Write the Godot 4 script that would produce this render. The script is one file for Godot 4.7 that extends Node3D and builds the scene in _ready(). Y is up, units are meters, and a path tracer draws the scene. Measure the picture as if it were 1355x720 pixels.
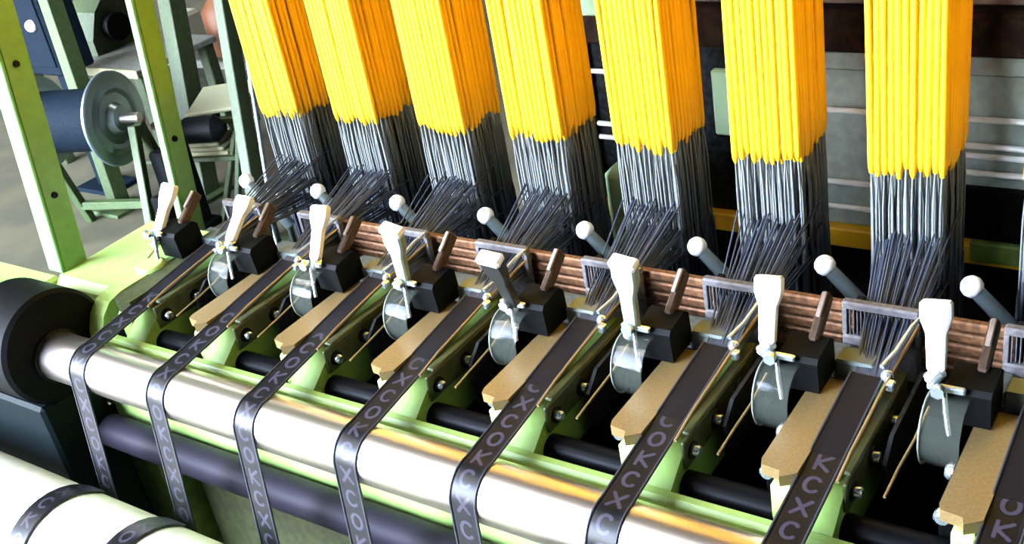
extends Node3D
# A narrow-fabric loom: eight weaving heads, black woven ribbons running over a steel roller,
# yellow harness cords with wire heddles behind. x runs along the roller, y up, z to the front.

const PITCH := 0.12
const HEADS := 8
const RY := -0.017
const RZ := 0.004
const RR := 0.0255
const CY := -0.15
const CZ := 0.12
const CR := 0.06
const FLOOR_Y := -0.72
var M := {}
var rng := RandomNumberGenerator.new()
var names := {}

# ---------------------------------------------------------------- helpers
func mb() -> SurfaceTool:
	var st := SurfaceTool.new()
	st.begin(Mesh.PRIMITIVE_TRIANGLES)
	return st

func tri(st: SurfaceTool, a: Vector3, b: Vector3, c: Vector3, out: Vector3) -> void:
	# front faces run clockwise seen from the outside
	if (b - a).cross(c - a).dot(out) > 0.0:
		st.add_vertex(a); st.add_vertex(c); st.add_vertex(b)
	else:
		st.add_vertex(a); st.add_vertex(b); st.add_vertex(c)

func quad(st: SurfaceTool, a: Vector3, b: Vector3, c: Vector3, d: Vector3, out: Vector3) -> void:
	tri(st, a, b, c, out); tri(st, a, c, d, out)

func flat(st: SurfaceTool) -> void:
	st.set_smooth_group(-1)

func round_on(st: SurfaceTool) -> void:
	st.set_smooth_group(1)

# chamfered box
func bx(st: SurfaceTool, lo: Vector3, hi: Vector3, ch := 0.0015, basis := Basis(), at := Vector3.ZERO) -> void:
	flat(st)
	var c := (lo + hi) * 0.5
	var h := (hi - lo) * 0.5
	var k: float = min(ch, min(h.x, min(h.y, h.z)) * 0.6)
	var p := func(sx: float, sy: float, sz: float, ax: int) -> Vector3:
		var v := Vector3(sx * (h.x - k), sy * (h.y - k), sz * (h.z - k))
		if ax == 0: v.x = sx * h.x
		elif ax == 1: v.y = sy * h.y
		else: v.z = sz * h.z
		return at + basis * (c + v)
	var s := [-1.0, 1.0]
	for a in s:
		quad(st, p.call(a, -1, -1, 0), p.call(a, 1, -1, 0), p.call(a, 1, 1, 0), p.call(a, -1, 1, 0), basis * Vector3(a, 0, 0))
		quad(st, p.call(-1, a, -1, 1), p.call(1, a, -1, 1), p.call(1, a, 1, 1), p.call(-1, a, 1, 1), basis * Vector3(0, a, 0))
		quad(st, p.call(-1, -1, a, 2), p.call(1, -1, a, 2), p.call(1, 1, a, 2), p.call(-1, 1, a, 2), basis * Vector3(0, 0, a))
		for b in s:
			quad(st, p.call(a, b, -1, 0), p.call(a, b, 1, 0), p.call(a, b, 1, 1), p.call(a, b, -1, 1), basis * Vector3(a, b, 0))
			quad(st, p.call(a, -1, b, 0), p.call(a, 1, b, 0), p.call(a, 1, b, 2), p.call(a, -1, b, 2), basis * Vector3(a, 0, b))
			quad(st, p.call(-1, a, b, 1), p.call(1, a, b, 1), p.call(1, a, b, 2), p.call(-1, a, b, 2), basis * Vector3(0, a, b))
			for d in s:
				tri(st, p.call(a, b, d, 0), p.call(a, b, d, 1), p.call(a, b, d, 2), basis * Vector3(a, b, d))

# round bar through points, radius per point
func tube(st: SurfaceTool, pts: Array, rad: Array, n := 8, caps := true) -> void:
	round_on(st)
	var rings := []
	var up := Vector3(0.31, 0.83, 0.46).normalized()
	for i in pts.size():
		var d: Vector3 = (pts[min(i + 1, pts.size() - 1)] - pts[max(i - 1, 0)]).normalized()
		var u := up
		if abs(u.dot(d)) > 0.95: u = Vector3(0.9, 0.1, -0.42).normalized()
		var a := d.cross(u).normalized()
		var b := a.cross(d).normalized()
		var r: float = rad[min(i, rad.size() - 1)]
		var ring := []
		for j in n:
			var t := TAU * j / n
			ring.append(pts[i] + (a * cos(t) + b * sin(t)) * r)
		rings.append(ring)
	for i in pts.size() - 1:
		var mid: Vector3 = (pts[i] + pts[i + 1]) * 0.5
		for j in n:
			var j2 := (j + 1) % n
			var o: Vector3 = (rings[i][j] + rings[i + 1][j2]) * 0.5 - mid
			quad(st, rings[i][j], rings[i][j2], rings[i + 1][j2], rings[i + 1][j], o)
	if caps:
		flat(st)
		for e in [0, pts.size() - 1]:
			var o: Vector3 = pts[0] - pts[1] if e == 0 else pts[e] - pts[e - 1]
			for j in n:
				tri(st, pts[e], rings[e][j], rings[e][(j + 1) % n], o)

func rod(st: SurfaceTool, a: Vector3, b: Vector3, r: float, n := 8) -> void:
	tube(st, [a, b], [r], n)

# turned shape along x: profile of (x, radius), hard edges between rows
func lathe_x(st: SurfaceTool, prof: Array, cy: float, cz: float, n := 40) -> void:
	for i in prof.size() - 1:
		var p: Vector2 = prof[i]
		var q: Vector2 = prof[i + 1]
		var nrm := Vector2(-(q.y - p.y), q.x - p.x)
		st.set_smooth_group(i + 2)
		for j in n:
			var t := TAU * j / n
			var t2 := TAU * (j + 1) / n
			var o := Vector3(nrm.x, cos((t + t2) * 0.5) * nrm.y, sin((t + t2) * 0.5) * nrm.y)
			quad(st, Vector3(p.x, cy + cos(t) * p.y, cz + sin(t) * p.y), Vector3(p.x, cy + cos(t2) * p.y, cz + sin(t2) * p.y),
				Vector3(q.x, cy + cos(t2) * q.y, cz + sin(t2) * q.y), Vector3(q.x, cy + cos(t) * q.y, cz + sin(t) * q.y), o)

# outline in (z, y) extruded from x0 to x1
func prism_x(st: SurfaceTool, poly: Array, x0: float, x1: float) -> void:
	flat(st)
	var pk := PackedVector2Array(poly)
	if Geometry2D.is_polygon_clockwise(pk): pk.reverse()
	var n := pk.size()
	for i in n:
		var p := pk[i]
		var q := pk[(i + 1) % n]
		var nr := Vector2(q.y - p.y, -(q.x - p.x))
		if Geometry2D.is_polygon_clockwise(pk): nr = -nr
		quad(st, Vector3(x0, p.y, p.x), Vector3(x0, q.y, q.x), Vector3(x1, q.y, q.x), Vector3(x1, p.y, p.x), Vector3(0, nr.y, nr.x))
	var ix := Geometry2D.triangulate_polygon(pk)
	for i in range(0, ix.size(), 3):
		for e in [x0, x1]:
			var o := Vector3(-1 if e == x0 else 1, 0, 0)
			tri(st, Vector3(e, pk[ix[i]].y, pk[ix[i]].x), Vector3(e, pk[ix[i + 1]].y, pk[ix[i + 1]].x), Vector3(e, pk[ix[i + 2]].y, pk[ix[i + 2]].x), o)

func ball(st: SurfaceTool, c: Vector3, r: float, n := 12) -> void:
	round_on(st)
	var rows := n / 2
	for i in rows:
		var p0 := PI * i / rows
		var p1 := PI * (i + 1) / rows
		for j in n:
			var t0 := TAU * j / n
			var t1 := TAU * (j + 1) / n
			var f := func(p: float, t: float) -> Vector3: return c + Vector3(sin(p) * cos(t), cos(p), sin(p) * sin(t)) * r
			var o: Vector3 = f.call((p0 + p1) * 0.5, (t0 + t1) * 0.5) - c
			if i > 0: tri(st, f.call(p0, t0), f.call(p0, t1), f.call(p1, t1), o)
			if i < rows - 1: tri(st, f.call(p0, t0), f.call(p1, t1), f.call(p1, t0), o)

func numbered(called: String, parent: Node) -> String:
	if parent != self: return called
	if not names.has(called):
		names[called] = 0
		return called
	names[called] += 1
	return "%s_%03d" % [called, names[called]]

func part(called: String, st: SurfaceTool, m: Material, parent: Node = self) -> MeshInstance3D:
	st.generate_normals()
	return put(called, st.commit(), m, parent)

func put(called: String, mesh: Mesh, m: Material, parent: Node = self) -> MeshInstance3D:
	var o := MeshInstance3D.new()
	o.name = numbered(called, parent)
	o.mesh = mesh
	o.material_override = m
	o.cast_shadow = GeometryInstance3D.SHADOW_CASTING_SETTING_ON
	parent.add_child(o, true)
	return o

func tag(o: Node, label: String, category: String, group := "", kind := "") -> Node:
	if label: o.set_meta("label", label)
	if category: o.set_meta("category", category)
	if group: o.set_meta("group", group)
	if kind: o.set_meta("kind", kind)
	return o

func thing(called: String, label: String, category: String, at := Vector3.ZERO, group := "") -> Node3D:
	var o := Node3D.new()
	o.name = numbered(called, self)
	add_child(o, true)
	o.position = at
	tag(o, label, category, group)
	return o

func struct(called: String, st: SurfaceTool, m: Material, label: String) -> MeshInstance3D:
	var o := part(called, st, m)
	tag(o, label, "", "", "structure")
	return o

# ---------------------------------------------------------------- materials
func noise_tex(freq: float, seed_: int, lo: Color, hi: Color, normal := false, size := 256) -> NoiseTexture2D:
	var n := FastNoiseLite.new()
	n.seed = seed_; n.frequency = freq; n.fractal_octaves = 4
	var t := NoiseTexture2D.new()
	t.width = size; t.height = size; t.seamless = true; t.noise = n
	if normal:
		t.as_normal_map = true; t.bump_strength = 3.0
	else:
		var g := Gradient.new()
		g.offsets = PackedFloat32Array([0.25, 0.75]); g.colors = PackedColorArray([lo, hi])
		t.color_ramp = g
	return t

func mat(c: Color, rough: float, metal := 0.0, vary := 0.0, scale := 12.0) -> StandardMaterial3D:
	var m := StandardMaterial3D.new()
	m.albedo_color = c; m.roughness = rough; m.metallic = metal
	if vary > 0.0:
		var key := "v%.2f" % vary
		if not M.has(key):
			M[key] = noise_tex(0.02, 7 + int(vary * 100), Color(1 - vary, 1 - vary, 1 - vary), Color(1, 1, 1))
		m.albedo_texture = M[key]
		m.uv1_triplanar = true; m.uv1_world_triplanar = true
		m.uv1_scale = Vector3.ONE * scale
	return m

func stroke(img: Image, a: Vector2, b: Vector2, w: float, c: Color) -> void:
	for y in range(int(min(a.y, b.y) - w) - 1, int(max(a.y, b.y) + w) + 2):
		for x in range(int(min(a.x, b.x) - w) - 1, int(max(a.x, b.x) + w) + 2):
			if x < 0 or y < 0 or x >= img.get_width() or y >= img.get_height(): continue
			var p := Vector2(x, y)
			if p.distance_to(Geometry2D.get_closest_point_to_segment(p, a, b)) < w: img.set_pixel(x, y, c)

func ring_mark(img: Image, c: Vector2, r: Vector2, w: float, col: Color, open_: bool) -> void:
	var last := Vector2.ZERO
	for i in 41:
		var t := -PI * 0.5 + TAU * i / 40.0
		if open_: t = PI * 0.25 + (TAU - PI * 0.5) * i / 40.0
		var p := c + Vector2(cos(t) * r.x, sin(t) * r.y)
		if i > 0: stroke(img, last, p, w, col)
		last = p

func ribbon_texture() -> ImageTexture:
	# flat woven lettering: a row of grey capitals along a black tape
	var img := Image.create(80, 400, false, Image.FORMAT_RGB8)
	img.fill(Color(0.045, 0.045, 0.065))
	var r := RandomNumberGenerator.new()
	r.seed = 5
	for y in 400:
		for x in 80:
			var k := 0.02 + 0.014 * float((x + y * 2) % 4 == 0) + r.randf() * 0.012
			img.set_pixel(x, y, Color(k, k, k * 1.35))
	var col := Color(0.20, 0.19, 0.24)
	var marks := ["C", "X", "C", "O", "K"]
	for i in 5:
		var c := Vector2(40, 40 + 80 * i)
		match marks[i]:
			"C": ring_mark(img, c, Vector2(17, 25), 5.0, col, true)
			"O": ring_mark(img, c, Vector2(17, 25), 5.0, col, false)
			"X":
				stroke(img, c + Vector2(-17, -24), c + Vector2(17, 24), 5.0, col)
				stroke(img, c + Vector2(17, -24), c + Vector2(-17, 24), 5.0, col)
			"K":
				stroke(img, c + Vector2(-14, -25), c + Vector2(-14, 25), 5.0, col)
				stroke(img, c + Vector2(-12, 0), c + Vector2(16, -25), 5.0, col)
				stroke(img, c + Vector2(-12, 0), c + Vector2(16, 25), 5.0, col)
	for y in 400:
		for x in [9, 10, 69, 70]: img.set_pixel(x, y, Color(0.10, 0.10, 0.14))
	return ImageTexture.create_from_image(img)

func make_materials() -> void:
	M.green = mat(Color(0.60, 0.73, 0.40), 0.42, 0.0, 0.06, 9.0)
	M.green_dull = mat(Color(0.42, 0.52, 0.24), 0.5, 0.0, 0.15, 9.0)
	M.steel = mat(Color(0.93, 0.89, 0.86), 0.3, 1.0)
	M.chrome = mat(Color(0.80, 0.85, 0.88), 0.26, 0.85)
	M.white = mat(Color(0.95, 0.94, 0.92), 0.35)
	M.black = mat(Color(0.022, 0.028, 0.032), 0.6, 0.0, 0.3, 14.0)
	M.black_metal = mat(Color(0.05, 0.055, 0.07), 0.4, 0.2)
	M.iron = mat(Color(0.16, 0.17, 0.18), 0.5, 0.3, 0.35, 16.0)
	M.brass = mat(Color(0.50, 0.42, 0.27), 0.40, 0.35, 0.08, 60.0)
	M.lime = mat(Color(0.66, 0.78, 0.42), 0.5)
	M.copper = mat(Color(0.48, 0.33, 0.22), 0.42, 0.45, 0.3, 30.0)
	M.wood = mat(Color(0.30, 0.24, 0.20), 0.6, 0.0, 0.2, 40.0)
	M.reed = mat(Color(0.40, 0.39, 0.40), 0.5, 0.2, 0.2, 30.0)
	M.bracket = mat(Color(0.50, 0.63, 0.31), 0.45, 0.0, 0.08, 9.0)
	M.support = mat(Color(0.34, 0.37, 0.35), 0.45, 0.2, 0.2, 30.0)
	M.stem_shade = mat(Color(0.50, 0.53, 0.45), 0.5)  # white lever plastic as it looks in shade
	M.stem_deep_shade = mat(Color(0.13, 0.13, 0.12), 0.5)  # same lever plastic painted in deeper shade
	M.cord = mat(Color(0.90, 0.70, 0.02), 0.6)
	M.rim = mat(Color(0.40, 0.43, 0.39), 0.5)
	M.cord_dark = mat(Color(0.9, 0.68, 0.02), 0.6)
	M.wire = mat(Color(0.43, 0.45, 0.45), 0.45, 0.25)
	M.spring = mat(Color(0.30, 0.33, 0.38), 0.45, 0.4)
	M.warp = mat(Color(0.22, 0.25, 0.31), 0.5)
	M.cream = mat(Color(0.93, 0.92, 0.84), 0.5, 0.0, 0.08, 8.0)
	M.mauve = mat(Color(0.14, 0.125, 0.16), 0.55, 0.1)
	M.grey_rod = mat(Color(0.40, 0.45, 0.45), 0.35, 0.5)
	M.panel = mat(Color(0.62, 0.66, 0.61), 0.55, 0.0, 0.1, 9.0)
	M.pinkish = mat(Color(0.56, 0.50, 0.46), 0.6, 0.0, 0.15, 9.0)
	M.mint = mat(Color(0.72, 0.88, 0.70), 0.5)
	M.brown = mat(Color(0.20, 0.14, 0.10), 0.6, 0.0, 0.3, 9.0)
	M.yellow = mat(Color(0.86, 0.66, 0.10), 0.5)
	M.concrete = mat(Color(0.27, 0.25, 0.16), 0.85, 0.0, 0.18, 0.7)
	M.wall = mat(Color(0.34, 0.32, 0.27), 0.9, 0.0, 0.2, 0.8)
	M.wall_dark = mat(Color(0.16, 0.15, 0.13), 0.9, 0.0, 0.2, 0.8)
	M.ceil = mat(Color(0.42, 0.42, 0.40), 0.9)
	M.alu = mat(Color(0.55, 0.62, 0.64), 0.3, 0.85)
	M.navy = mat(Color(0.025, 0.075, 0.115), 0.75, 0.0, 0.3, 20.0)
	M.teal = mat(Color(0.03, 0.065, 0.075), 0.5)
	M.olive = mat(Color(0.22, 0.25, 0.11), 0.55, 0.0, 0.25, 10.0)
	M.orange = mat(Color(0.40, 0.22, 0.08), 0.6)
	M.cloth = mat(Color(0.46, 0.45, 0.34), 0.8)
	for k in ["black", "black_metal", "navy", "iron", "teal", "brown", "wood", "mauve"]: M[k].metallic_specular = 0.2
	M.post_shaded = mat(Color(0.33, 0.50, 0.26), 0.5, 0.0, 0.06, 9.0)  # darker copy of the post paint, for the less lit rear post
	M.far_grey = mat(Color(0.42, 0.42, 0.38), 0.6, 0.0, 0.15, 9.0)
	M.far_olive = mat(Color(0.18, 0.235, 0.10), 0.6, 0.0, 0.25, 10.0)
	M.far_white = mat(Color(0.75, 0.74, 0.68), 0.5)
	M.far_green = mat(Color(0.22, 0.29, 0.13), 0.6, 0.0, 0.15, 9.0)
	M.post = mat(Color(0.38, 0.57, 0.30), 0.5, 0.0, 0.06, 9.0)
	var g := StandardMaterial3D.new()
	g.albedo_color = Color(0.50, 0.54, 0.50, 0.06)
	g.roughness = 0.04
	g.metallic_specular = 0.18
	g.transparency = BaseMaterial3D.TRANSPARENCY_ALPHA
	g.cull_mode = BaseMaterial3D.CULL_DISABLED
	M.clear = g
	var rb := StandardMaterial3D.new()
	rb.albedo_texture = ribbon_texture()
	rb.roughness = 0.42
	rb.metallic_specular = 0.36
	M.ribbon = rb
	var rp := mat(Color(0.045, 0.045, 0.07), 0.5)
	rp.metallic_specular = 0.3
	M.ribbon_plain = rp
	M.selvedge = mat(Color(0.13, 0.14, 0.18), 0.5)
	var lamp := StandardMaterial3D.new()
	lamp.albedo_color = Color(1, 1, 1)
	lamp.emission_enabled = true; lamp.emission = Color(1, 0.98, 0.94); lamp.emission_energy_multiplier = 2.0
	M.lamp = lamp  # glow of the added ceiling lamps

# ---------------------------------------------------------------- the loom
func ribbon_path(turn_end: float) -> Array:
	# points (z, y, drift) from the weaving edge over the steel roller and round the cream roller
	var p := []
	var r := RR + 0.0006
	for i in 11:
		var t := i / 10.0
		var a := deg_to_rad(97)
		p.append(Vector3(lerp(-0.172, RZ + cos(a) * r, t), lerp(0.031, RY + sin(a) * r, t), 0))
	for i in range(1, 11):
		var a := deg_to_rad(lerp(97.0, 6.0, i / 10.0))
		p.append(Vector3(RZ + cos(a) * r, RY + sin(a) * r, 0))
	var r2 := CR + 0.0008
	var b := deg_to_rad(190)
	var q := Vector2(CZ + cos(b) * r2, CY + sin(b) * r2)
	var s := Vector2(p[-1].x, p[-1].y)
	for i in range(1, 9):
		var t := i / 8.0
		p.append(Vector3(lerp(s.x, q.x, t), lerp(s.y, q.y, t), 0.02 * t))
	for i in range(1, 31):
		var a := deg_to_rad(lerp(190.0, turn_end, i / 30.0))
		var rr := r2 + 0.0012 * i / 30.0
		p.append(Vector3(CZ + cos(a) * rr, CY + sin(a) * rr, 0.02 + 0.014 * i / 30.0))
	return p

func strip(st: SurfaceTool, path: Array, x0: float, x1: float, thick: float, v0: float, per: float) -> void:
	round_on(st)
	var v := v0
	for i in path.size() - 1:
		var p: Vector3 = path[i]
		var q: Vector3 = path[i + 1]
		var d := Vector2(q.x - p.x, q.y - p.y)
		var l := d.length()
		var rows := []
		for e in [i, i + 1]:
			var a: Vector3 = path[max(e - 1, 0)]
			var b: Vector3 = path[min(e + 1, path.size() - 1)]
			var n := Vector2(-(b.y - a.y), b.x - a.x).normalized()
			rows.append(Vector3(path[e].x, path[e].y, path[e].z))
			rows.append(Vector3(path[e].x - n.x * thick, path[e].y - n.y * thick, path[e].z))
		var P := func(k: int, x: float) -> Vector3: return Vector3(x + rows[k].z, rows[k].y, rows[k].x)
		var o := Vector3(0, d.x, -d.y)
		var vv := [v, v + l / per]
		# outer face, inner face, two edges
		for f in [[0, 2, 1.0], [1, 3, -1.0]]:
			var A: Vector3 = P.call(f[0], x0); var B: Vector3 = P.call(f[0], x1)
			var C: Vector3 = P.call(f[1], x1); var D: Vector3 = P.call(f[1], x0)
			var uv := [Vector2(0, vv[0]), Vector2(1, vv[0]), Vector2(1, vv[1]), Vector2(0, vv[1])]
			var vs := [A, B, C, D]
			var order := [0, 1, 2, 0, 2, 3] if (B - A).cross(C - A).dot(o * f[2]) < 0 else [0, 2, 1, 0, 3, 2]
			for j in order:
				st.set_uv(uv[j]); st.add_vertex(vs[j])
		flat(st)
		for e in [x0, x1]:
			st.set_uv(Vector2(0, 0))
			quad(st, P.call(0, e), P.call(2, e), P.call(3, e), P.call(1, e), Vector3(-1 if e == x0 else 1, 0, 0))
		round_on(st)
		v += l / per

func make_ribbon(k: int, label: String) -> void:
	var o := thing("woven_ribbon", label, "ribbon", Vector3(PITCH * k, 0, 0), "black woven ribbons")
	var path := ribbon_path(500.0)
	var st := mb()
	strip(st, path.slice(0, 6), -0.003, 0.0215, 0.0012, 0.0, 1.0)
	part("plain_weave", st, M.ribbon_plain, o)
	st = mb()
	strip(st, path.slice(5), -0.003, 0.0215, 0.0012, rng.randf(), 0.105)
	part("lettered_weave", st, M.ribbon, o)
	for x in [-0.0026, 0.0211]:
		st = mb()
		var pts := []
		for p in path: pts.append(Vector3(x + p.z, p.y, p.x))
		tube(st, pts, [0.0011], 6)
		part("selvedge", st, M.selvedge, o)

func make_head(k: int, lv: Array, label: String) -> void:
	var o := thing("weaving_head", label, "weaving head", Vector3(PITCH * k, 0, 0), "weaving heads of the loom")
	var st := mb()
	# brass cover plate to the left of the ribbon, with a notch at its front end
	prism_xz(st, [Vector2(-0.030, -0.172), Vector2(-0.002, -0.172), Vector2(-0.002, -0.060), Vector2(-0.012, -0.052), Vector2(-0.014, -0.058), Vector2(-0.028, -0.060), Vector2(-0.030, -0.066)], 0.012, 0.021)
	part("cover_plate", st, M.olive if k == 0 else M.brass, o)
	st = mb()
	bx(st, Vector3(-0.020, -0.030, -0.070), Vector3(-0.003, 0.0115, -0.052), 0.003)
	part("plate_support", st, M.lime, o)
	st = mb()
	bx(st, Vector3(-0.034, -0.055, -0.205), Vector3(-0.003, 0.0115, -0.0765), 0.003)
	part("base_block", st, M.black, o)
	st = mb()
	bx(st, Vector3(0.0275, -0.008, -0.20), Vector3(0.0305, 0.017, -0.064), 0.001)
	bx(st, Vector3(0.0218, 0.0165, -0.20), Vector3(0.0305, 0.0195, -0.074), 0.001)
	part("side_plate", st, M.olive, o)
	st = mb()
	prism_x(st, [Vector2(-0.20, 0.022), Vector2(-0.125, 0.018), Vector2(-0.108, 0.004), Vector2(-0.108, -0.03), Vector2(-0.20, -0.03)], 0.040, 0.043)
	part("needle_rail", st, M.iron, o)
	for z in [-0.076, -0.116, -0.16]:
		st = mb()
		tube(st, [Vector3(0.0305, 0.003, z), Vector3(0.0318, 0.003, z)], [0.0075, 0.007], 14)
		part("washer", st, M.black_metal, o)
		st = mb()
		tube(st, [Vector3(0.0318, 0.003, z), Vector3(0.036, 0.003, z), Vector3(0.0372, 0.003, z)], [0.0044, 0.0044, 0.003], 10)
		part("bolt", st, M.chrome, o)
	for c in [Vector3(-0.030, 0.002, -0.0765), Vector3(-0.034, 0.004, -0.118)]:
		st = mb()
		if c.z > -0.1: tube(st, [c, c + Vector3(0, 0, 0.004), c + Vector3(0, 0, 0.006)], [0.006, 0.006, 0.004], 10)
		else: tube(st, [c, c + Vector3(-0.004, 0, 0), c + Vector3(-0.006, 0, 0)], [0.006, 0.006, 0.004], 10)
		part("bolt", st, M.chrome, o)
	# ribbon bed: green bracket under the ribbon, sloping at the front
	st = mb()
	prism_x(st, [Vector2(-0.20, 0.018), Vector2(-0.080, 0.016), Vector2(-0.042, -0.012), Vector2(-0.042, -0.045), Vector2(-0.20, -0.045)], -0.002, 0.0275)
	part("bracket", st, M.bracket, o)
	st = mb()
	bx(st, Vector3(0.001, -0.10, -0.20), Vector3(0.0245, -0.045, -0.085), 0.002)
	part("bracket_shade", st, M.black, o)  # black paints the shade on the lower side of the green bracket
	# black needle head with raised guide tab
	st = mb()
	prism_x(st, [Vector2(-0.149, 0.0215), Vector2(-0.147, 0.048), Vector2(-0.150, 0.052), Vector2(-0.176, 0.055), Vector2(-0.182, 0.050), Vector2(-0.184, 0.0215)], -0.049, -0.019)
	part("needle_block", st, M.black, o)
	st = mb()
	bx(st, Vector3(-0.0035, 0, -0.006), Vector3(0.0035, 0.040, 0.006), 0.0015, Basis(Vector3(1, 0, 0), -0.95), Vector3(-0.030, 0.052, -0.170))
	part("guide_tab", st, M.wood, o)
	st = mb()
	bx(st, Vector3(-0.002, 0.018, 0.006), Vector3(0.002, 0.039, 0.0085), 0.0008, Basis(Vector3(1, 0, 0), -0.95), Vector3(-0.030, 0.052, -0.170))
	part("tab_edge", st, M.pinkish, o)
	st = mb()
	bx(st, Vector3(-0.062, 0.010, -0.228), Vector3(-0.020, 0.016, -0.186), 0.0015)
	part("reed_support", st, M.support, o)
	# steel plate where the ribbon leaves the reed
	st = mb()
	bx(st, Vector3(-0.018, 0.018, -0.200), Vector3(0.012, 0.034, -0.178), 0.002)
	part("beat_plate", st, M.grey_rod, o)
	# reed: grey frame with upright dents, between the copper bars and the needle block
	st = mb()
	bx(st, Vector3(-0.030, -0.012, -0.238), Vector3(0.030, 0.022, -0.2295), 0.0015)
	bx(st, Vector3(-0.030, 0.046, -0.238), Vector3(0.030, 0.053, -0.2295), 0.0015)
	for x in [-0.028, 0.028]: bx(st, Vector3(x - 0.002, 0.022, -0.237), Vector3(x + 0.002, 0.046, -0.2305), 0.0005)
	for i in 17: bx(st, Vector3(-0.0249 + 0.003 * i, 0.022, -0.235), Vector3(-0.0241 + 0.003 * i, 0.046, -0.2325), 0.0001)
	part("reed", st, M.reed, o)
	# chrome T bracket and nut
	st = mb()
	tube(st, [Vector3(-0.049, 0.053, -0.145), Vector3(-0.046, 0.036, -0.1395), Vector3(-0.0425, 0.0215, -0.134)], [0.0022, 0.0022, 0.0018], 8)
	bx(st, Vector3(-0.0605, 0.0495, -0.1475), Vector3(-0.035, 0.0545, -0.143), 0.001)
	part("bracket_arm", st, M.chrome, o)
	var b: Vector3 = lv[0]
	var t: Vector3 = lv[1]
	st = mb()
	tube(st, [Vector3(-0.0515, 0.053, -0.1405), Vector3(-0.0515, 0.053, -0.136)], [0.0055, 0.005], 6)
	tube(st, [b + Vector3(-0.004, -0.006, 0.002), b + Vector3(0.003, 0.002, 0)], [0.006, 0.005], 8)
	part("nut", st, M.chrome, o)
	# white lever: narrow flat stem widening to a thumb grip
	var up := (t - b).normalized()
	var side := Vector3(1, 0, 0)
	side = (side - up * side.dot(up)).normalized()
	var bs := Basis(side, up, side.cross(up))
	var L := (t - b).length()
	st = mb()
	lever_shape(st, bs, b, L)
	var stem: Material = {3: M.stem_shade, 4: M.stem_deep_shade, 5: M.stem_shade}.get(k, M.white)  # forward-leaning levers: shade on the white plastic painted into the stem colour
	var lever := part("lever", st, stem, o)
	if k >= 3 and k <= 5:  # white tip paints the lit end of the same lever
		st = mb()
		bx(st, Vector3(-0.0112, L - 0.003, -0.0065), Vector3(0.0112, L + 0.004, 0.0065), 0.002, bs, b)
		part("lit_tip", st, M.white, lever).set_meta("label", "lit white end of the lever, painted as a separate tip")
	if k > 0: clear_guard(o)
	# weft needle and the wires beside the ribbon
	st = mb()
	tube(st, [Vector3(0.020, 0.040, -0.172), Vector3(0.025, 0.043, -0.190), Vector3(0.030, 0.052, -0.212), Vector3(0.034, 0.056, -0.226)], [0.0022, 0.0024, 0.0022, 0.0012], 8)
	part("weft_needle", st, M.chrome, o)
	st = mb()
	tube(st, [Vector3(0.030, 0.042, -0.228), Vector3(0.027, 0.035, -0.16), Vector3(0.0255, 0.026, -0.09), Vector3(0.0250, 0.020, -0.062)], [0.0014], 6)
	part("guide_rod", st, M.brass, o)
	st = mb()
	ball(st, Vector3(0.0245, 0.0345, -0.170), 0.005, 10)
	bx(st, Vector3(0.0275, 0.030, -0.164), Vector3(0.033, 0.037, -0.157), 0.001)
	part("guide_clip", st, M.chrome, o)
	st = mb()
	tube(st, [Vector3(-0.060, 0.030, -0.15), Vector3(-0.063, 0.018, -0.125), Vector3(-0.066, 0.012, -0.10), Vector3(-0.067, 0.008, -0.072)], [0.0011], 6)
	part("feed_wire", st, M.brass, o)

# outline in (x, z) extruded from y0 to y1
func prism_xz(st: SurfaceTool, poly: Array, y0: float, y1: float) -> void:
	flat(st)
	var pk := PackedVector2Array(poly)
	var n := pk.size()
	var cw := Geometry2D.is_polygon_clockwise(pk)
	for i in n:
		var p := pk[i]
		var q := pk[(i + 1) % n]
		var nr := Vector2(q.y - p.y, -(q.x - p.x)) * (-1.0 if cw else 1.0)
		quad(st, Vector3(p.x, y0, p.y), Vector3(q.x, y0, q.y), Vector3(q.x, y1, q.y), Vector3(p.x, y1, p.y), Vector3(nr.x, 0, nr.y))
	var ix := Geometry2D.triangulate_polygon(pk)
	for i in range(0, ix.size(), 3):
		for e in [y0, y1]:
			tri(st, Vector3(pk[ix[i]].x, e, pk[ix[i]].y), Vector3(pk[ix[i + 1]].x, e, pk[ix[i + 1]].y), Vector3(pk[ix[i + 2]].x, e, pk[ix[i + 2]].y), Vector3(0, -1 if e == y0 else 1, 0))

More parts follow.
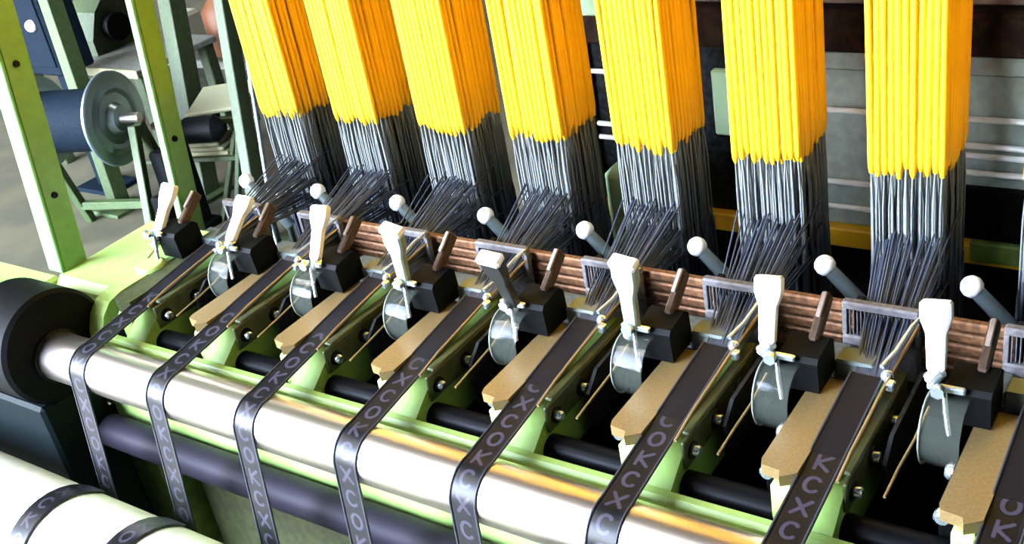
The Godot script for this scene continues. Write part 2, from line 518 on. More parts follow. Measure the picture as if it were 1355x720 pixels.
func lever_shape(st: SurfaceTool, bs: Basis, at: Vector3, L: float) -> void:
	# half widths along the lever, from the pivot to the thumb end
	var prof := [[0.0, 0.0045], [0.06, 0.006], [0.55, 0.0068], [0.70, 0.0095], [0.78, 0.0105], [0.96, 0.0105], [1.0, 0.0092]]
	var dep := [0.0035, 0.004, 0.004, 0.0045, 0.005, 0.005, 0.004]
	var rings := []
	for i in prof.size():
		var w: float = prof[i][1]
		var d: float = dep[i]
		var y: float = prof[i][0] * L
		var c: float = min(w, d) * 0.35
		var ring := []
		for q in [Vector2(-w + c, d), Vector2(w - c, d), Vector2(w, d - c), Vector2(w, -d + c), Vector2(w - c, -d), Vector2(-w + c, -d), Vector2(-w, -d + c), Vector2(-w, d - c)]:
			ring.append(at + bs * Vector3(q.x, y, q.y))
		rings.append(ring)
	flat(st)
	for i in prof.size() - 1:
		var mid: Vector3 = at + bs * Vector3(0, (prof[i][0] + prof[i + 1][0]) * 0.5 * L, 0)
		for j in 8:
			var j2 := (j + 1) % 8
			quad(st, rings[i][j], rings[i][j2], rings[i + 1][j2], rings[i + 1][j], (rings[i][j] + rings[i + 1][j2]) * 0.5 - mid)
	for j in range(1, 7):
		tri(st, rings[0][0], rings[0][j], rings[0][j + 1], bs * Vector3(0, -1, 0))
		tri(st, rings[-1][0], rings[-1][j], rings[-1][j + 1], bs * Vector3(0, 1, 0))

func clear_guard(o: Node3D) -> void:
	# bent clear guard: a C-shaped sheet in front of the needle
	var st := mb()
	var prev := Vector2.ZERO
	var rim := []
	for i in 15:
		var a := deg_to_rad(lerp(115.0, -70.0, i / 14.0))
		var c := Vector2(-0.139 + cos(a) * 0.023, 0.021 + sin(a) * 0.027)
		if i > 0:
			round_on(st)
			for dd in [0.0, 0.0014]:
				var n: Vector2 = Vector2(cos(a), sin(a)) * float(dd)
				quad(st, Vector3(-0.058, prev.y - n.y, prev.x - n.x), Vector3(-0.0315, prev.y - n.y, prev.x - n.x), Vector3(-0.0315, c.y - n.y, c.x - n.x), Vector3(-0.058, c.y - n.y, c.x - n.x), Vector3(0, sin(a), cos(a)) * (1.0 if dd == 0.0 else -1.0))
			flat(st)
			for e in [-0.058, -0.0315]:
				var n := Vector2(cos(a), sin(a)) * 0.0014
				quad(st, Vector3(e, prev.y, prev.x), Vector3(e, c.y, c.x), Vector3(e, c.y - n.y, c.x - n.x), Vector3(e, prev.y - n.y, prev.x - n.x), Vector3(1 if e > -0.05 else -1, 0, 0))
		rim.append(Vector3(-0.058, c.y, c.x))
		prev = c
	var gd := part("clear_guard", st, M.clear, o)
	st = mb()
	tube(st, rim, [0.0009], 6)
	part("guard_rim", st, M.rim, gd)

func make_harness(k: int, label: String, cord_meshes: Array) -> void:
	rng.seed = 100 + k
	var o := thing("harness_bundle", label, "cord bundle", Vector3(PITCH * k - 0.011, 0.0, -0.367), "yellow harness cords above the loom")
	var nx := 11
	var nz := 10
	var inner := mb()
	var wires := mb()
	var springs := mb()
	for i in nx:
		for j in nz:
			var x := -0.0285 + 0.057 * i / (nx - 1) + rng.randf_range(-0.0006, 0.0006)
			var z := 0.032 - 0.064 * j / (nz - 1) + rng.randf_range(-0.0006, 0.0006)
			var y0 := 0.117 + rng.randf_range(-0.0065, 0.0045)
			var dx := rng.randf_range(-0.004, 0.004)
			if j == 0 or i == nx - 1 or i == 0:
				var c := put("cord", cord_meshes[rng.randi() % cord_meshes.size()], M.cord, o)
				c.position = Vector3(x, y0, z)
				c.rotation = Vector3(rng.randf_range(-0.006, 0.006), rng.randf() * TAU, rng.randf_range(-0.006, 0.006))
			else:
				tube(inner, [Vector3(x, y0, z), Vector3(x, y0 + 0.006, z), Vector3(x + dx, 0.62, z)], [0.0016, 0.0029, 0.0029], 5)
			for w in 4:
				var wx := x + rng.randf_range(-0.0022, 0.0022)
				var wz := z + rng.randf_range(-0.0025, 0.0025)
				var yb := 0.022 + rng.randf_range(-0.016, 0.010)
				tube(wires, [Vector3(x, y0 + 0.004, z), Vector3(wx, y0 - 0.03, wz), Vector3(wx, yb, wz)], [0.0009, 0.0010, 0.0009], 4, false)
				tube(springs, [Vector3(wx, yb, wz), Vector3(wx, yb - 0.008, wz), Vector3(wx + rng.randf_range(-0.001, 0.001), -0.058, wz)], [0.0011, 0.0019, 0.0017], 4, false)
	tag(part("inner_cords", inner, M.cord_dark, o), "", "", "", "stuff")
	tag(part("heddle_wires", wires, M.wire, o), "", "", "", "stuff")
	tag(part("heddle_springs", springs, M.spring, o), "", "", "", "stuff")

func make_warp(k: int, label: String) -> void:
	rng.seed = 300 + k
	var st := mb()
	for s in 3:
		for i in 30:
			var t := i / 29.0
			var xe: float = lerp(0.001, 0.026, t)
			var xh: float = lerp(-0.041, 0.020, t) + rng.randf_range(-0.001, 0.001)
			var yh: float = [0.062, 0.036, 0.008][s] + rng.randf_range(-0.006, 0.006)
			var zh: float = rng.randf_range(-0.40, -0.332)
			tube(st, [Vector3(xe, 0.0305, -0.171), Vector3(lerp(xe, xh, 0.35), lerp(0.0305, yh, 0.35), lerp(-0.171, zh, 0.35)), Vector3(xh, yh, zh)], [0.0006, 0.0008, 0.0008], 4, false)
	var o := part("warp_sheet", st, M.warp)
	o.position = Vector3(PITCH * k, 0, 0)
	tag(o, label, "warp threads", "warp sheets running to the ribbons", "stuff")

func knob_rod(k: int, label: String) -> void:
	var o := thing("knob_rod", label, "lever", Vector3(PITCH * k - 0.07, 0.038, -0.304), "grey rods with white knobs")
	var st := mb()
	tube(st, [Vector3(0.003, -0.003, 0), Vector3(0.05, -0.058, -0.006)], [0.0062, 0.0072], 12)
	part("rod", st, M.grey_rod, o)
	st = mb()
	ball(st, Vector3.ZERO, 0.0092, 14)
	part("knob", st, M.white, o)

func post(called: String, label: String, base: Vector3, top: Vector3, w: float, d: float, m: Material) -> Node3D:
	var o := thing(called, label, "post", base)
	var up := (top - base).normalized()
	var x := (Vector3(1, 0, 0) - up * up.x).normalized()
	var bs := Basis(x, up, x.cross(up))
	var L := (top - base).length()
	# angle section: front flange and side web
	var st := mb()
	bx(st, Vector3(-w, 0, -0.004), Vector3(0, L, 0), 0.001, bs)
	part("front_flange", st, m, o)
	st = mb()
	bx(st, Vector3(-0.004, 0, -d), Vector3(0, L, -0.004), 0.001, bs)
	part("side_web", st, m, o)
	for i in 3:
		st = mb()
		var c := bs * Vector3(0, L * (0.12 + 0.2 * i), -d * 0.5)
		tube(st, [c, c + x * 0.002], [0.004, 0.0035], 8)
		part("bolt", st, M.black_metal, o)
	return o

# ---------------------------------------------------------------- scene
func _ready() -> void:
	rng.seed = 11
	var cam := Camera3D.new()
	cam.name = "camera"
	cam.transform = Transform3D(Basis(Vector3(0.8213222, -0.1665286, -0.5456172), Vector3(-0.1458660, 0.8633431, -0.4830754), Vector3(0.5515007, 0.4763475, 0.6847920)), Vector3(0.953878, 0.529858, 0.495266))
	cam.fov = 27.615
	cam.near = 0.02; cam.far = 60
	add_child(cam)
	cam.current = true

	var env := Environment.new()
	var sky := Sky.new()
	var sm := ProceduralSkyMaterial.new()
	sm.sky_top_color = Color(0.80, 0.88, 1.0); sm.sky_horizon_color = Color(0.97, 0.98, 1.0)
	sm.ground_bottom_color = Color(0.42, 0.42, 0.40); sm.ground_horizon_color = Color(0.62, 0.62, 0.60)
	sm.sky_energy_multiplier = 6.0
	sm.ground_energy_multiplier = 0.6
	sky.sky_material = sm
	env.background_mode = Environment.BG_SKY
	env.sky = sky
	env.tonemap_mode = Environment.TONE_MAPPER_LINEAR
	env.tonemap_exposure = 1.6
	env.sdfgi_enabled = true; env.ssao_enabled = true; env.ssil_enabled = true
	var we := WorldEnvironment.new()
	we.name = "environment"
	we.environment = env
	add_child(we)
	make_materials()

	# ---- the hall
	var X0 := -6.5; var X1 := 3.5; var Z0 := -6.0; var Z1 := 2.6; var H := 2.9
	var st := mb()
	bx(st, Vector3(X0, FLOOR_Y - 0.2, Z0), Vector3(X1, FLOOR_Y, Z1), 0.001)
	struct("floor", st, M.concrete, "worn grey-brown concrete factory floor")
	st = mb()
	bx(st, Vector3(X0, H, Z0), Vector3(X1, H + 0.2, Z1), 0.001)
	struct("ceiling", st, M.ceil, "plain white factory ceiling")
	st = mb()
	bx(st, Vector3(X0, FLOOR_Y, Z0 - 0.2), Vector3(X1, H, Z0), 0.001)
	struct("wall_back", st, M.wall, "grey plastered wall behind the machines")
	st = mb()
	bx(st, Vector3(X0 - 0.2, FLOOR_Y, Z0), Vector3(X0, H, Z1), 0.001)
	struct("wall_left", st, M.wall, "grey plastered wall on the left of the hall")
	st = mb()
	bx(st, Vector3(X1, FLOOR_Y, Z0), Vector3(X1 + 0.2, H, Z1), 0.001)
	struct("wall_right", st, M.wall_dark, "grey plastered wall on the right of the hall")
	st = mb()   # front wall: sill, head and piers round a long window opening
	bx(st, Vector3(X0, FLOOR_Y, Z1), Vector3(X1, -0.25, Z1 + 0.2), 0.001)
	bx(st, Vector3(X0, 2.5, Z1), Vector3(X1, H, Z1 + 0.2), 0.001)
	for q in [[X0, X0 + 0.4], [-3.5, -3.2], [-0.5, X1]]:
		bx(st, Vector3(q[0], -0.25, Z1), Vector3(q[1], 2.5, Z1 + 0.2), 0.001)
	struct("wall_front", st, M.wall, "wall with the long window openings in front of the loom")
	for i in 2:
		var xa: float = [-6.1, -3.2][i]
		var xb: float = [-3.5, -0.5][i]
		st = mb()
		for x in 4:
			var xx: float = lerp(xa + 0.03, xb - 0.03, x / 3.0)
			bx(st, Vector3(xx - 0.03, -0.25, Z1 + 0.06), Vector3(xx + 0.03, 2.5, Z1 + 0.12), 0.004)
		for y in [-0.22, 2.47]:
			bx(st, Vector3(xa, y - 0.03, Z1 + 0.06), Vector3(xb, y + 0.03, Z1 + 0.12), 0.004)
		struct("window_%d" % (i + 1), st, M.white, "white window frame in the front wall")
	# ---- unseen strip lamps added to light the loom front and the rear hall
	for i in 4:
		var at := Vector3([-3.2, -1.3, -4.2, -1.6][i], H - 0.02, [1.15, 1.15, -3.0, -3.0][i])
		var added_lampo := thing("added_ceiling_lamp", ["added ceiling fill lamp over the front aisle, far from the loom", "added ceiling fill lamp over the front aisle, near the loom", "added ceiling fill lamp over the rear floor, by the left wall", "added ceiling fill lamp over the rear floor, behind the loom"][i], "lamp", at, "added ceiling fill lamps")
		st = mb()
		bx(st, Vector3(-0.75, -0.04, -0.17), Vector3(0.75, 0.02, 0.17), 0.004)
		part("housing", st, M.white, added_lampo)
		st = mb()
		bx(st, Vector3(-0.7, -0.055, -0.14), Vector3(0.7, -0.041, 0.14), 0.003)
		part("diffuser", st, M.lamp, added_lampo)
		var al := AreaLight3D.new()
		al.name = "fill_light"
		al.area_size = Vector2(1.4, 0.28)
		al.light_color = Color(1, 0.98, 0.94)
		al.light_energy = [4.5, 4.5, 1.5, 1.2][i]
		al.area_range = 20.0
		al.shadow_enabled = true
		al.rotation.x = -PI / 2
		al.position.y = -0.06
		added_lampo.add_child(al)

	# ---- loom bed
	var bed := thing("loom_bed", "long light-green channel beam of the loom behind the steel roller", "machine frame")
	st = mb()
	prism_x(st, [Vector2(-0.032, -0.15), Vector2(-0.032, -0.014), Vector2(-0.035, -0.010), Vector2(-0.041, -0.010), Vector2(-0.041, -0.15)], -0.0355, 1.15)
	part("front_rail", st, M.green, bed)
	st = mb()
	bx(st, Vector3(-0.036, -0.15, -0.206), Vector3(1.15, -0.101, -0.042), 0.002)
	part("channel_floor", st, M.black, bed)
	st = mb()
	bx(st, Vector3(0.03, -0.165, -0.26), Vector3(1.15, -0.02, -0.206), 0.002)
	part("rear_rail", st, M.black, bed)
	st = mb()
	bx(st, Vector3(-0.035, -0.165, -0.57), Vector3(1.15, -0.125, -0.26), 0.002)
	part("table", st, M.black, bed)
	st = mb()
	bx(st, Vector3(-0.035, FLOOR_Y, -0.16), Vector3(1.15, -0.15, -0.08), 0.002)
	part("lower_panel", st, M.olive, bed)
	st = mb()
	bx(st, Vector3(1.15, FLOOR_Y, -0.57), Vector3(1.22, 0.02, 0.0), 0.004)
	part("end_leg", st, M.green, bed)
	# ---- left end frame
	var ef := thing("end_frame", "light-green cast end frame with a broad flat top beside the first ribbon", "machine frame")
	st = mb()
	prism_x(st, [Vector2(-0.215, 0.016), Vector2(-0.211, 0.02), Vector2(-0.075, 0.02), Vector2(-0.058, 0.016), Vector2(-0.046, 0.005), Vector2(-0.038, -0.012), Vector2(-0.0325, -0.04), Vector2(-0.0325, -0.15), Vector2(-0.215, -0.15)], -0.0595, -0.036)
	prism_x(st, [Vector2(-0.215, 0.016), Vector2(-0.211, 0.02), Vector2(-0.078, 0.02), Vector2(-0.0685, 0.012), Vector2(-0.0685, -0.15), Vector2(-0.215, -0.15)], -0.148, -0.0595)
	part("casting", st, M.green, ef)
	st = mb()
	bx(st, Vector3(-0.036, -0.02, -0.215), Vector3(0.036, 0.02, -0.2055), 0.002)
	part("rear_web", st, M.green, ef)
	st = mb()
	bx(st, Vector3(-0.34, -0.15, -0.078), Vector3(-0.148, 0.02, -0.0325), 0.004)
	part("wing", st, M.green, ef)
	st = mb()
	bx(st, Vector3(-0.14, FLOOR_Y, -0.20), Vector3(-0.052, -0.15, -0.05), 0.004)
	part("leg", st, M.green_dull, ef)
	st = mb()
	tube(st, [Vector3(-0.045, 0.02, -0.125), Vector3(-0.045, 0.024, -0.125), Vector3(-0.045, 0.0255, -0.125)], [0.017, 0.0165, 0.014], 20)
	part("boss", st, M.green, ef)
	# ---- rollers
	var ro := thing("guide_roller", "shiny steel roller carrying the black ribbons over the front", "roller")
	st = mb()
	lathe_x(st, [Vector2(-0.06, 0.0), Vector2(-0.06, RR), Vector2(1.12, RR), Vector2(1.12, 0.0)], RY, RZ, 64)
	part("barrel", st, M.steel, ro)
	var hb := thing("bearing_housing", "round black bearing housing at the left end of the steel roller", "bearing housing")
	st = mb()
	lathe_x(st, [Vector2(-0.135, 0.0), Vector2(-0.135, 0.062), Vector2(-0.064, 0.062), Vector2(-0.060, 0.058), Vector2(-0.060, 0.0)], RY + 0.008, RZ - 0.004, 56)
	part("drum", st, M.black, hb)
	st = mb()
	lathe_x(st, [Vector2(-0.060, 0.0256), Vector2(-0.060, 0.0285), Vector2(-0.0575, 0.0285), Vector2(-0.0575, 0.0256)], RY, RZ, 40)
	part("collar", st, M.iron, hb)
	st = mb()
	bx(st, Vector3(-0.40, -0.06, -0.03), Vector3(-0.136, 0.03, 0.045), 0.006)
	part("motor_case", st, M.black, hb)
	st = mb()
	bx(st, Vector3(-0.40, -0.60, -0.028), Vector3(-0.0605, -0.06, 0.045), 0.004)
	part("pedestal", st, M.teal, hb)
	st = mb()
	lathe_x(st, [Vector2(-0.048, 0.0), Vector2(-0.048, 0.018), Vector2(1.12, 0.018), Vector2(1.12, 0.0)], -0.123, -0.012, 40)
	tag(part("tension_bar", st, M.mauve), "dark round bar below the steel roller, behind the hanging ribbons", "bar")
	var tr := thing("takeup_roller", "cream-coloured take-up roller at the lower left with ribbon wrapped round it", "roller")
	st = mb()
	lathe_x(st, [Vector2(-0.30, 0.0), Vector2(-0.30, CR), Vector2(1.12, CR), Vector2(1.12, 0.0)], CY, CZ, 64)
	part("barrel", st, M.cream, tr)
	st = mb()
	lathe_x(st, [Vector2(-0.34, 0.0), Vector2(-0.34, 0.018), Vector2(1.16, 0.018), Vector2(1.16, 0.0)], CY, CZ, 20)
	part("axle", st, M.steel, tr)
	st = mb()
	lathe_x(st, [Vector2(-0.03, 0.0), Vector2(-0.03, 0.012), Vector2(1.145, 0.012), Vector2(1.145, 0.0)], -0.024, -0.066, 32)
	tag(part("drive_shaft", st, M.black_metal), "black drive shaft lying in the green channel under the brass plates", "shaft")

	# ---- ribbons, heads, harness
	var ord_ := ["first", "second", "third", "fourth", "fifth", "sixth", "seventh", "eighth"]
	var levers := [
		[Vector3(-0.052, 0.042, -0.148), Vector3(-0.047, 0.093, -0.185), "white lever laid back"],
		[Vector3(-0.046, 0.058, -0.148), Vector3(-0.046, 0.092, -0.185), "cream-white lever laid back"],
		[Vector3(-0.044, 0.055, -0.148), Vector3(-0.049, 0.100, -0.178), "bright white upright lever"],
		[Vector3(-0.051, 0.051, -0.148), Vector3(-0.034, 0.116, -0.130), "white lever leaning forward, its shade painted in grey"],
		[Vector3(-0.048, 0.048, -0.148), Vector3(-0.040, 0.112, -0.118), "lever tipped farthest forward, its shade painted in dark grey"],
		[Vector3(-0.052, 0.048, -0.148), Vector3(-0.040, 0.122, -0.128), "white lever leaning forward, shade painted in grey below a bright tip"],
		[Vector3(-0.057, 0.058, -0.148), Vector3(-0.061, 0.106, -0.168), "brilliant white lever beside the seventh ribbon"],
		[Vector3(-0.055, 0.062, -0.148), Vector3(-0.060, 0.110, -0.163), "wide white lever, rightmost"]]
	for k in HEADS:
		make_head(k, levers[k], "%s weaving head from the green end frame, %s" % [ord_[k], levers[k][2]])
	for k in HEADS:
		make_ribbon(k, "black ribbon with grey woven letters, %s from the green end frame" % ord_[k])
	var cords := []
	for v in 3:
		st = mb()
		var l := 0.50
		tube(st, [Vector3(0, 0, 0), Vector3(0.0002, 0.004, 0), Vector3(0, 0.010, 0), Vector3(0.0006 * (v - 1), 0.2, 0.0004), Vector3(0, l, 0)], [0.0012 + 0.0004 * v, 0.0026, 0.0032, 0.0032, 0.0032], 7)
		st.generate_normals()
		cords.append(st.commit())
	for k in HEADS:
		make_harness(k, "bundle of yellow cords ending in grey heddle wires, %s counted from the left" % ord_[k], cords)
	for k in HEADS:
		make_warp(k, "dark warp threads fanning from the %s yellow bundle to its ribbon" % ord_[k])
	for k in HEADS:
		knob_rod(k, "slanting grey rod with a round white knob, %s counted from the left" % ord_[k])
	st = mb()
	for x in 12:
		bx(st, Vector3(-0.12 + 0.12 * x, 0.6, -0.44), Vector3(-0.03 + 0.12 * x, 0.63, -0.29), 0.002)
	bx(st, Vector3(-0.12, 0.605, -0.46), Vector3(1.3, 0.625, -0.43), 0.002)
	tag(part("comber_board", st, M.brown), "brown board above the loom from which the yellow cords hang", "board")

	# ---- copper reed bars across the loom behind the heads
	var cb := thing("copper_bar_rack", "rack of copper-brown bars crossing behind the weaving heads", "bar rack", Vector3(0, 0, -0.245))
	for i in 5:
		st = mb()
		bx(st, Vector3(0.09, -0.006 + 0.0105 * i, -0.004), Vector3(1.14, 0.002 + 0.0105 * i, 0.004), 0.0015)
		part("copper_bar", st, M.copper, cb)
	for x in 9:
		st = mb()
		bx(st, Vector3(0.10 + PITCH * x - 0.004, -0.02, -0.006), Vector3(0.10 + PITCH * x + 0.003, 0.048, 0.0065), 0.001)
		part("clip", st, M.black_metal, cb)

	for q in [[Vector3(-0.089, -0.125, -0.34), 0.126], [Vector3(-0.060, -0.125, -0.34), 0.136]]:
		st = mb()
		tube(st, [Vector3.ZERO, Vector3(0, q[1] - 0.03, 0), Vector3(0, q[1] - 0.028, 0), Vector3(0, q[1], 0), Vector3(0, q[1] + 0.002, 0)], [0.004, 0.004, 0.006, 0.006, 0.004], 10)
		var pg := part("steel_peg", st, M.grey_rod)
		pg.position = q[0]
		tag(pg, "short upright steel peg under the first yellow bundle, the %s" % ("shorter" if q[1] < 0.13 else "taller"), "peg")
	# ---- green posts at the left
	post("frame_post", "nearest green corner post with a bright sunlit front flange at far left", Vector3(-0.146, 0.02, -0.080), Vector3(-0.146, 0.75, -0.158), 0.026, 0.034, M.post)
	post("frame_post", "green corner post rising from the back corner of the end frame", Vector3(-0.136, -0.20, -0.222), Vector3(-0.136, 0.75, -0.331), 0.012, 0.030, M.post_shaded)
	back_machine()
	left_background()

func back_machine() -> void:
	# the rear of the loom, seen between the cord bundles
	var o := thing("rear_frame", "grey and brown rear frame of the loom behind the cord bundles", "machine frame", Vector3(0, 0, -0.60))
	var rows := [["upper_rail", 0.170, 0.30, M.pinkish, 0.0], ["dark_beam", 0.122, 0.168, M.brown, 0.012], ["grey_rail", 0.100, 0.121, M.panel, 0.004], ["panel", -0.088, 0.099, M.panel, -0.004], ["dark_panel", -0.088, 0.099, M.iron, -0.003], ["lower_rail", -0.112, -0.0885, M.yellow, 0.008], ["skirt", -0.5, -0.113, M.black, 0.0]]
	for r in rows:
		var st := mb()
		bx(st, Vector3(0.51 if r[0] in ['panel', 'grey_rail'] else 0.25, r[1], -0.02), Vector3(0.51 if r[0] == 'dark_panel' else 1.15, r[2] + (0.022 if r[0] == 'dark_panel' else 0.0), r[4]), 0.002)
		part(r[0], st, r[3], o)
	for q in [[0.545, 0.66, 0.056], [0.545, 0.66, -0.029], [0.545, 0.66, -0.060], [0.69, 0.82, 0.056], [0.69, 0.82, 0.027], [0.69, 0.82, 0.016], [0.69, 0.82, -0.003]]:
		var st := mb()
		rod(st, Vector3(q[0], q[2], 0.008), Vector3(q[1], q[2], 0.008), 0.0032, 10)
		part("white_rod", st, M.white, o)
	var st := mb()
	bx(st, Vector3(0.68, -0.082, -0.004), Vector3(0.95, -0.022, 0.006), 0.002)
	part("slot_cover", st, M.black, o)
	st = mb()
	bx(st, Vector3(0.70, -0.106, 0.0), Vector3(0.95, -0.083, 0.012), 0.002)
	part("green_rail", st, M.green_dull, o)
	st = mb()
	bx(st, Vector3(0.255, 0.158, 0.0125), Vector3(0.288, 0.19, 0.02), 0.002)
	part("pale_bracket", st, M.mint, o)
	st = mb()
	bx(st, Vector3(0.415, 0.015, -0.003), Vector3(0.440, 0.094, 0.008), 0.002)
	part("pale_bracket", st, M.mint, o)
	for y in [0.086, 0.018, 0.0]:
		st = mb()
		rod(st, Vector3(0.258, y, 0.008), Vector3(0.292, y, 0.008), 0.0032, 10)
		part("white_rod", st, M.white, o)
	st = mb()
	bx(st, Vector3(0.20, FLOOR_Y, -0.06), Vector3(0.25, 0.30, 0.02), 0.004)
	part("upright", st, M.olive, o)
	st = mb()
	bx(st, Vector3(1.15, FLOOR_Y, -0.06), Vector3(1.20, 0.30, 0.02), 0.004)
	part("upright", st, M.olive, o)
	st = mb()
	bx(st, Vector3(0.348, -0.125, -0.52), Vector3(0.40, 0.034, -0.44), 0.010)
	tag(part("green_gear_case", st, M.mint), "small light-green case showing between the fourth and fifth cord bundles", "case")

func far_bar(called: String, a: Vector3, b: Vector3, w: float, d: float, m: Material, parent: Node) -> void:
	# square bar between two points
	var up := (b - a).normalized()
	var x := Vector3(1, 0, 0)
	if abs(up.x) > 0.8: x = Vector3(0, 1, 0)
	x = (x - up * x.dot(up)).normalized()
	var st := mb()
	bx(st, Vector3(-w * 0.5, 0, -d * 0.5), Vector3(w * 0.5, (b - a).length(), d * 0.5), 0.002, Basis(x, up, x.cross(up)), a)
	part(called, st, m, parent)

func left_background() -> void:
	# warp beam: dark blue yarn between aluminium flanges, on a green stand
	var wb := thing("warp_beam", "warp beam of dark blue yarn with a large round aluminium flange", "warp beam", Vector3(-1.645, -0.361, -1.173))
	wb.rotation.y = deg_to_rad(17)
	var st := mb()
	lathe_x(st, [Vector2(-0.235, 0.0), Vector2(-0.235, 0.086), Vector2(-0.008, 0.086), Vector2(-0.008, 0.0)], 0, 0, 40)
	part("yarn", st, M.navy, wb)
	for x in [0.0, -0.243]:
		st = mb()
		lathe_x(st, [Vector2(x - 0.008, 0.0), Vector2(x - 0.008, 0.124), Vector2(x - 0.004, 0.129), Vector2(x + 0.002, 0.129), Vector2(x + 0.005, 0.125), Vector2(x + 0.004, 0.098), Vector2(x + 0.010, 0.082), Vector2(x + 0.006, 0.070), Vector2(x + 0.006, 0.044), Vector2(x + 0.022, 0.034), Vector2(x + 0.024, 0.0)], 0, 0, 56)
		part("flange", st, M.alu, wb)
	st = mb()
	lathe_x(st, [Vector2(-0.33, 0.0), Vector2(-0.33, 0.014), Vector2(0.08, 0.014), Vector2(0.08, 0.0)], 0, 0, 16)
	part("axle", st, M.steel, wb)
	var bs := thing("beam_stand", "green stand under the warp beam", "stand", Vector3(-1.645, FLOOR_Y, -1.173))
	bs.rotation.y = deg_to_rad(17)
	for x in [0.06, -0.30]:
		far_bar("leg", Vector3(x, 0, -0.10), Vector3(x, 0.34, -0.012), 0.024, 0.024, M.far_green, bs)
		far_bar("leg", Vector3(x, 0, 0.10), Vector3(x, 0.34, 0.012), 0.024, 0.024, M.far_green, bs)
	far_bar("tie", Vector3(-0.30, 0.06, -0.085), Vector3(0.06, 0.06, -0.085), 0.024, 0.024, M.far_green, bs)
	# cabinet, machine and table far left
	var cab := thing("control_cabinet", "dark blue control cabinet with a bright round lamp, at the upper left", "cabinet", Vector3(-2.135, FLOOR_Y, -1.38))
	st = mb()
	bx(st, Vector3(-0.08, 0.40, -0.06), Vector3(0.08, 0.95, 0.06), 0.006)
	bx(st, Vector3(-0.02, 0, -0.02), Vector3(0.02, 0.40, 0.02), 0.003)
	bx(st, Vector3(-0.09, 0, -0.06), Vector3(0.09, 0.015, 0.06), 0.003)
	part("body", st, M.navy, cab)
	st = mb()
	bx(st, Vector3(-0.07, 0.43, 0.06), Vector3(0.07, 0.92, 0.066), 0.003)
	part("door", st, M.navy, cab)
	st = mb()
	ball(st, Vector3(0.03, 0.56, 0.07), 0.018, 14)
	part("signal_lamp", st, M.white, cab)
	var tb := thing("work_table", "low table with a pale edge behind the green posts", "table", Vector3(-2.23, FLOOR_Y, -1.62))
	st = mb()
	bx(st, Vector3(-0.30, 0.355, -0.16), Vector3(0.34, 0.375, 0.16), 0.003)
	part("top", st, M.far_grey, tb)
	st = mb()
	bx(st, Vector3(-0.30, 0.35, 0.16), Vector3(0.34, 0.377, 0.168), 0.002)
	part("edge", st, M.cloth, tb)
	for x in [-0.27, 0.31]:
		for z in [-0.13, 0.13]:
			st = mb()
			bx(st, Vector3(x - 0.02, 0, z - 0.02), Vector3(x + 0.02, 0.355, z + 0.02), 0.003)
			part("leg", st, M.far_olive, tb)
	var mc := thing("dark_winder", "small dark winding machine standing on the low table", "machine", Vector3(-2.27, FLOOR_Y + 0.375, -1.64))
	st = mb()
	prism_x(st, [Vector2(-0.09, 0), Vector2(-0.09, 0.17), Vector2(-0.02, 0.19), Vector2(0.05, 0.13), Vector2(0.09, 0.05), Vector2(0.09, 0)], -0.07, 0.07)
	part("body", st, M.far_olive, mc)
	st = mb()
	lathe_x(st, [Vector2(0.07, 0.0), Vector2(0.07, 0.045), Vector2(0.10, 0.045), Vector2(0.10, 0.0)], 0.07, 0, 24)
	part("wheel", st, M.black, mc)
	# narrow posts of the machine behind
	var p := thing("thin_post", "narrow green post behind the warp beam", "post", Vector3(-1.93, FLOOR_Y, -1.27))
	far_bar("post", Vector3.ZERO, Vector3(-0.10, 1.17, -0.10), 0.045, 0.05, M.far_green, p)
	st = mb()
	bx(st, Vector3(-0.06, 0, -0.06), Vector3(0.06, 0.012, 0.06), 0.002)
	part("foot", st, M.far_green, p)
	p = thing("thin_post", "leaning olive-green post right of the corner posts", "post", Vector3(-1.704, FLOOR_Y, -1.422))
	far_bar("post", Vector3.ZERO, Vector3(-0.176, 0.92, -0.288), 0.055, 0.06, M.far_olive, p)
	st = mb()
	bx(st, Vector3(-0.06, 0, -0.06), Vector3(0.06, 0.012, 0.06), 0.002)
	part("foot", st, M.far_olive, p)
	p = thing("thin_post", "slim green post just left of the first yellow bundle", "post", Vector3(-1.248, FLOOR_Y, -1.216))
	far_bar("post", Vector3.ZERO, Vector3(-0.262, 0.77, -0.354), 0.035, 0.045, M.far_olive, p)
	far_bar("stay", Vector3(0.05, 0, 0.0), Vector3(-0.20, 0.77, -0.354), 0.010, 0.010, M.grey_rod, p)
	st = mb()
	bx(st, Vector3(-0.05, 0, -0.05), Vector3(0.07, 0.012, 0.05), 0.002)
	part("foot", st, M.far_olive, p)
	# drying rack with pale cloth
	var rk := thing("cloth_rack", "dark rail rack holding pale folded cloth behind the first levers", "rack")
	far_bar("rail", Vector3(-1.69, -0.452, -1.53), Vector3(-1.52, -0.424, -1.61), 0.022, 0.022, M.far_olive, rk)
	far_bar("rail", Vector3(-1.74, -0.462, -1.34), Vector3(-1.46, -0.480, -1.50), 0.020, 0.020, M.far_olive, rk)
	far_bar("leg", Vector3(-1.46, -0.475, -1.42), Vector3(-1.44, FLOOR_Y, -1.30), 0.016, 0.016, M.far_olive, rk)
	far_bar("leg", Vector3(-1.50, -0.475, -1.45), Vector3(-1.50, FLOOR_Y, -1.30), 0.016, 0.016, M.far_olive, rk)
	far_bar("leg", Vector3(-1.69, -0.455, -1.53), Vector3(-1.69, FLOOR_Y, -1.55), 0.018, 0.018, M.black, rk)
	far_bar("leg", Vector3(-1.72, -0.465, -1.36), Vector3(-1.74, FLOOR_Y, -1.30), 0.018, 0.018, M.black, rk)
	far_bar("shelf", Vector3(-1.78, -0.56, -1.35), Vector3(-1.47, -0.56, -1.45), 0.012, 0.12, M.far_olive, rk)
	var cl := mb()
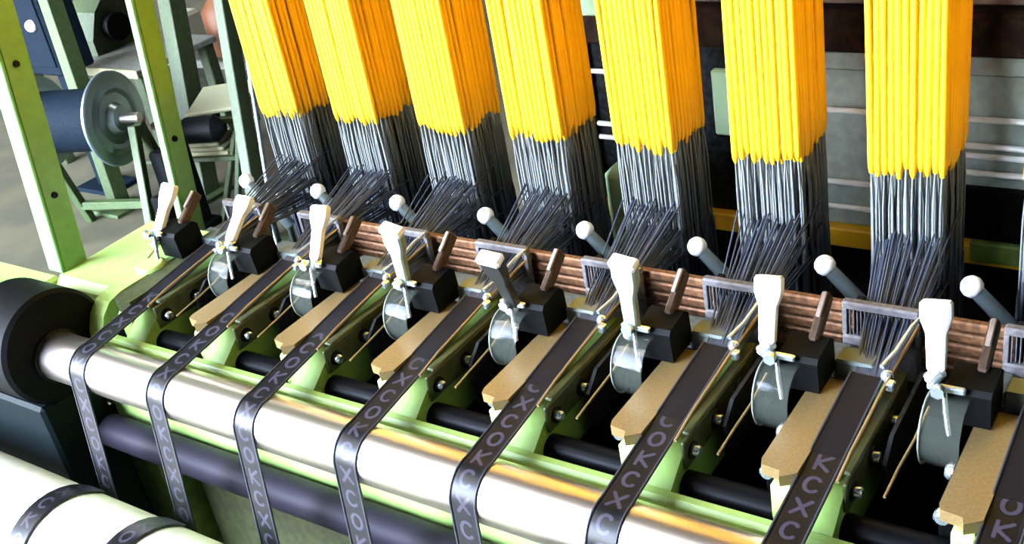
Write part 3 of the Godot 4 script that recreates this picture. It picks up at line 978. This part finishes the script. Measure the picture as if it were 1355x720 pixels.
	bx(cl, Vector3(-0.10, -0.002, -0.07), Vector3(0.10, 0.012, 0.07), 0.004)
	var c1 := part("folded_cloth", cl, M.cloth)
	c1.position = Vector3(-1.60, -0.437, -1.51); c1.rotation = Vector3(0.25, 0.35, 0.08)
	tag(c1, "pale cloth lying over the upper rails of the rack", "cloth", "folded cloths on the rack")
	cl = mb()
	for i in 3: bx(cl, Vector3(-0.12 + 0.01 * i, 0.014 * i, -0.05), Vector3(0.12 - 0.012 * i, 0.014 * i + 0.012, 0.05), 0.004)
	var c2 := part("folded_cloth", cl, M.cloth)
	c2.position = Vector3(-1.63, -0.553, -1.40); c2.rotation.y = 0.3
	tag(c2, "folded pale cloth on the lower shelf of the rack", "cloth", "folded cloths on the rack")
	st = mb()
	lathe_x(st, [Vector2(-0.06, 0.0), Vector2(-0.06, 0.03), Vector2(-0.05, 0.038), Vector2(0.04, 0.038), Vector2(0.05, 0.03), Vector2(0.07, 0.012), Vector2(0.07, 0.0)], 0, 0, 24)
	var mo := part("small_motor", st, M.black)
	mo.position = Vector3(-1.56, -0.472, -1.375); mo.rotation.y = 0.4
	tag(mo, "small black motor in front of the pale cloth", "motor")
	for q in [[Vector3(-1.54, 0, -1.23), 0.06, 0.26, "black pedal box beside the aluminium flange, the taller"], [Vector3(-1.44, 0, -1.12), 0.05, 0.19, "black pedal box beside the aluminium flange, the nearer"]]:
		st = mb()
		bx(st, Vector3(-q[1] * 0.5, 0, -0.05), Vector3(q[1] * 0.5, q[2], 0.05), 0.006)
		bx(st, Vector3(-q[1] * 0.7, 0, -0.07), Vector3(q[1] * 0.7, 0.02, 0.07), 0.004)
		var pb := part("pedal_box", st, M.black)
		pb.position = Vector3(q[0].x, FLOOR_Y, q[0].z)
		tag(pb, q[3], "box")
	# far bench with an orange canister and a white lamp
	var bn := thing("far_bench", "grey bench at the top of the picture, left of the yellow cords", "bench", Vector3(-2.15, FLOOR_Y, -2.0))
	st = mb()
	bx(st, Vector3(-0.36, 0.23, -0.16), Vector3(0.42, 0.26, 0.16), 0.004)
	part("top", st, M.far_grey, bn)
	for x in [-0.33, 0.39]:
		st = mb()
		bx(st, Vector3(x - 0.025, 0, -0.14), Vector3(x + 0.025, 0.23, 0.14), 0.004)
		part("leg", st, M.far_grey, bn)
	st = mb()
	tube(st, [Vector3(0, 0, 0), Vector3(0, 0.02, 0), Vector3(0, 0.15, 0), Vector3(0, 0.17, 0), Vector3(0, 0.19, 0)], [0.055, 0.062, 0.062, 0.045, 0.03], 24)
	var oc := part("canister", st, M.orange)
	oc.position = Vector3(-2.02, FLOOR_Y + 0.26, -1.93)
	tag(oc, "orange-brown canister standing on the far bench", "canister")
	st = mb()
	bx(st, Vector3(-0.07, 0, -0.04), Vector3(0.07, 0.13, 0.04), 0.012)
	var wl := part("white_box", st, M.far_white)
	wl.position = Vector3(-2.27, FLOOR_Y + 0.26, -1.96)
	tag(wl, "small white box on the far bench", "box")
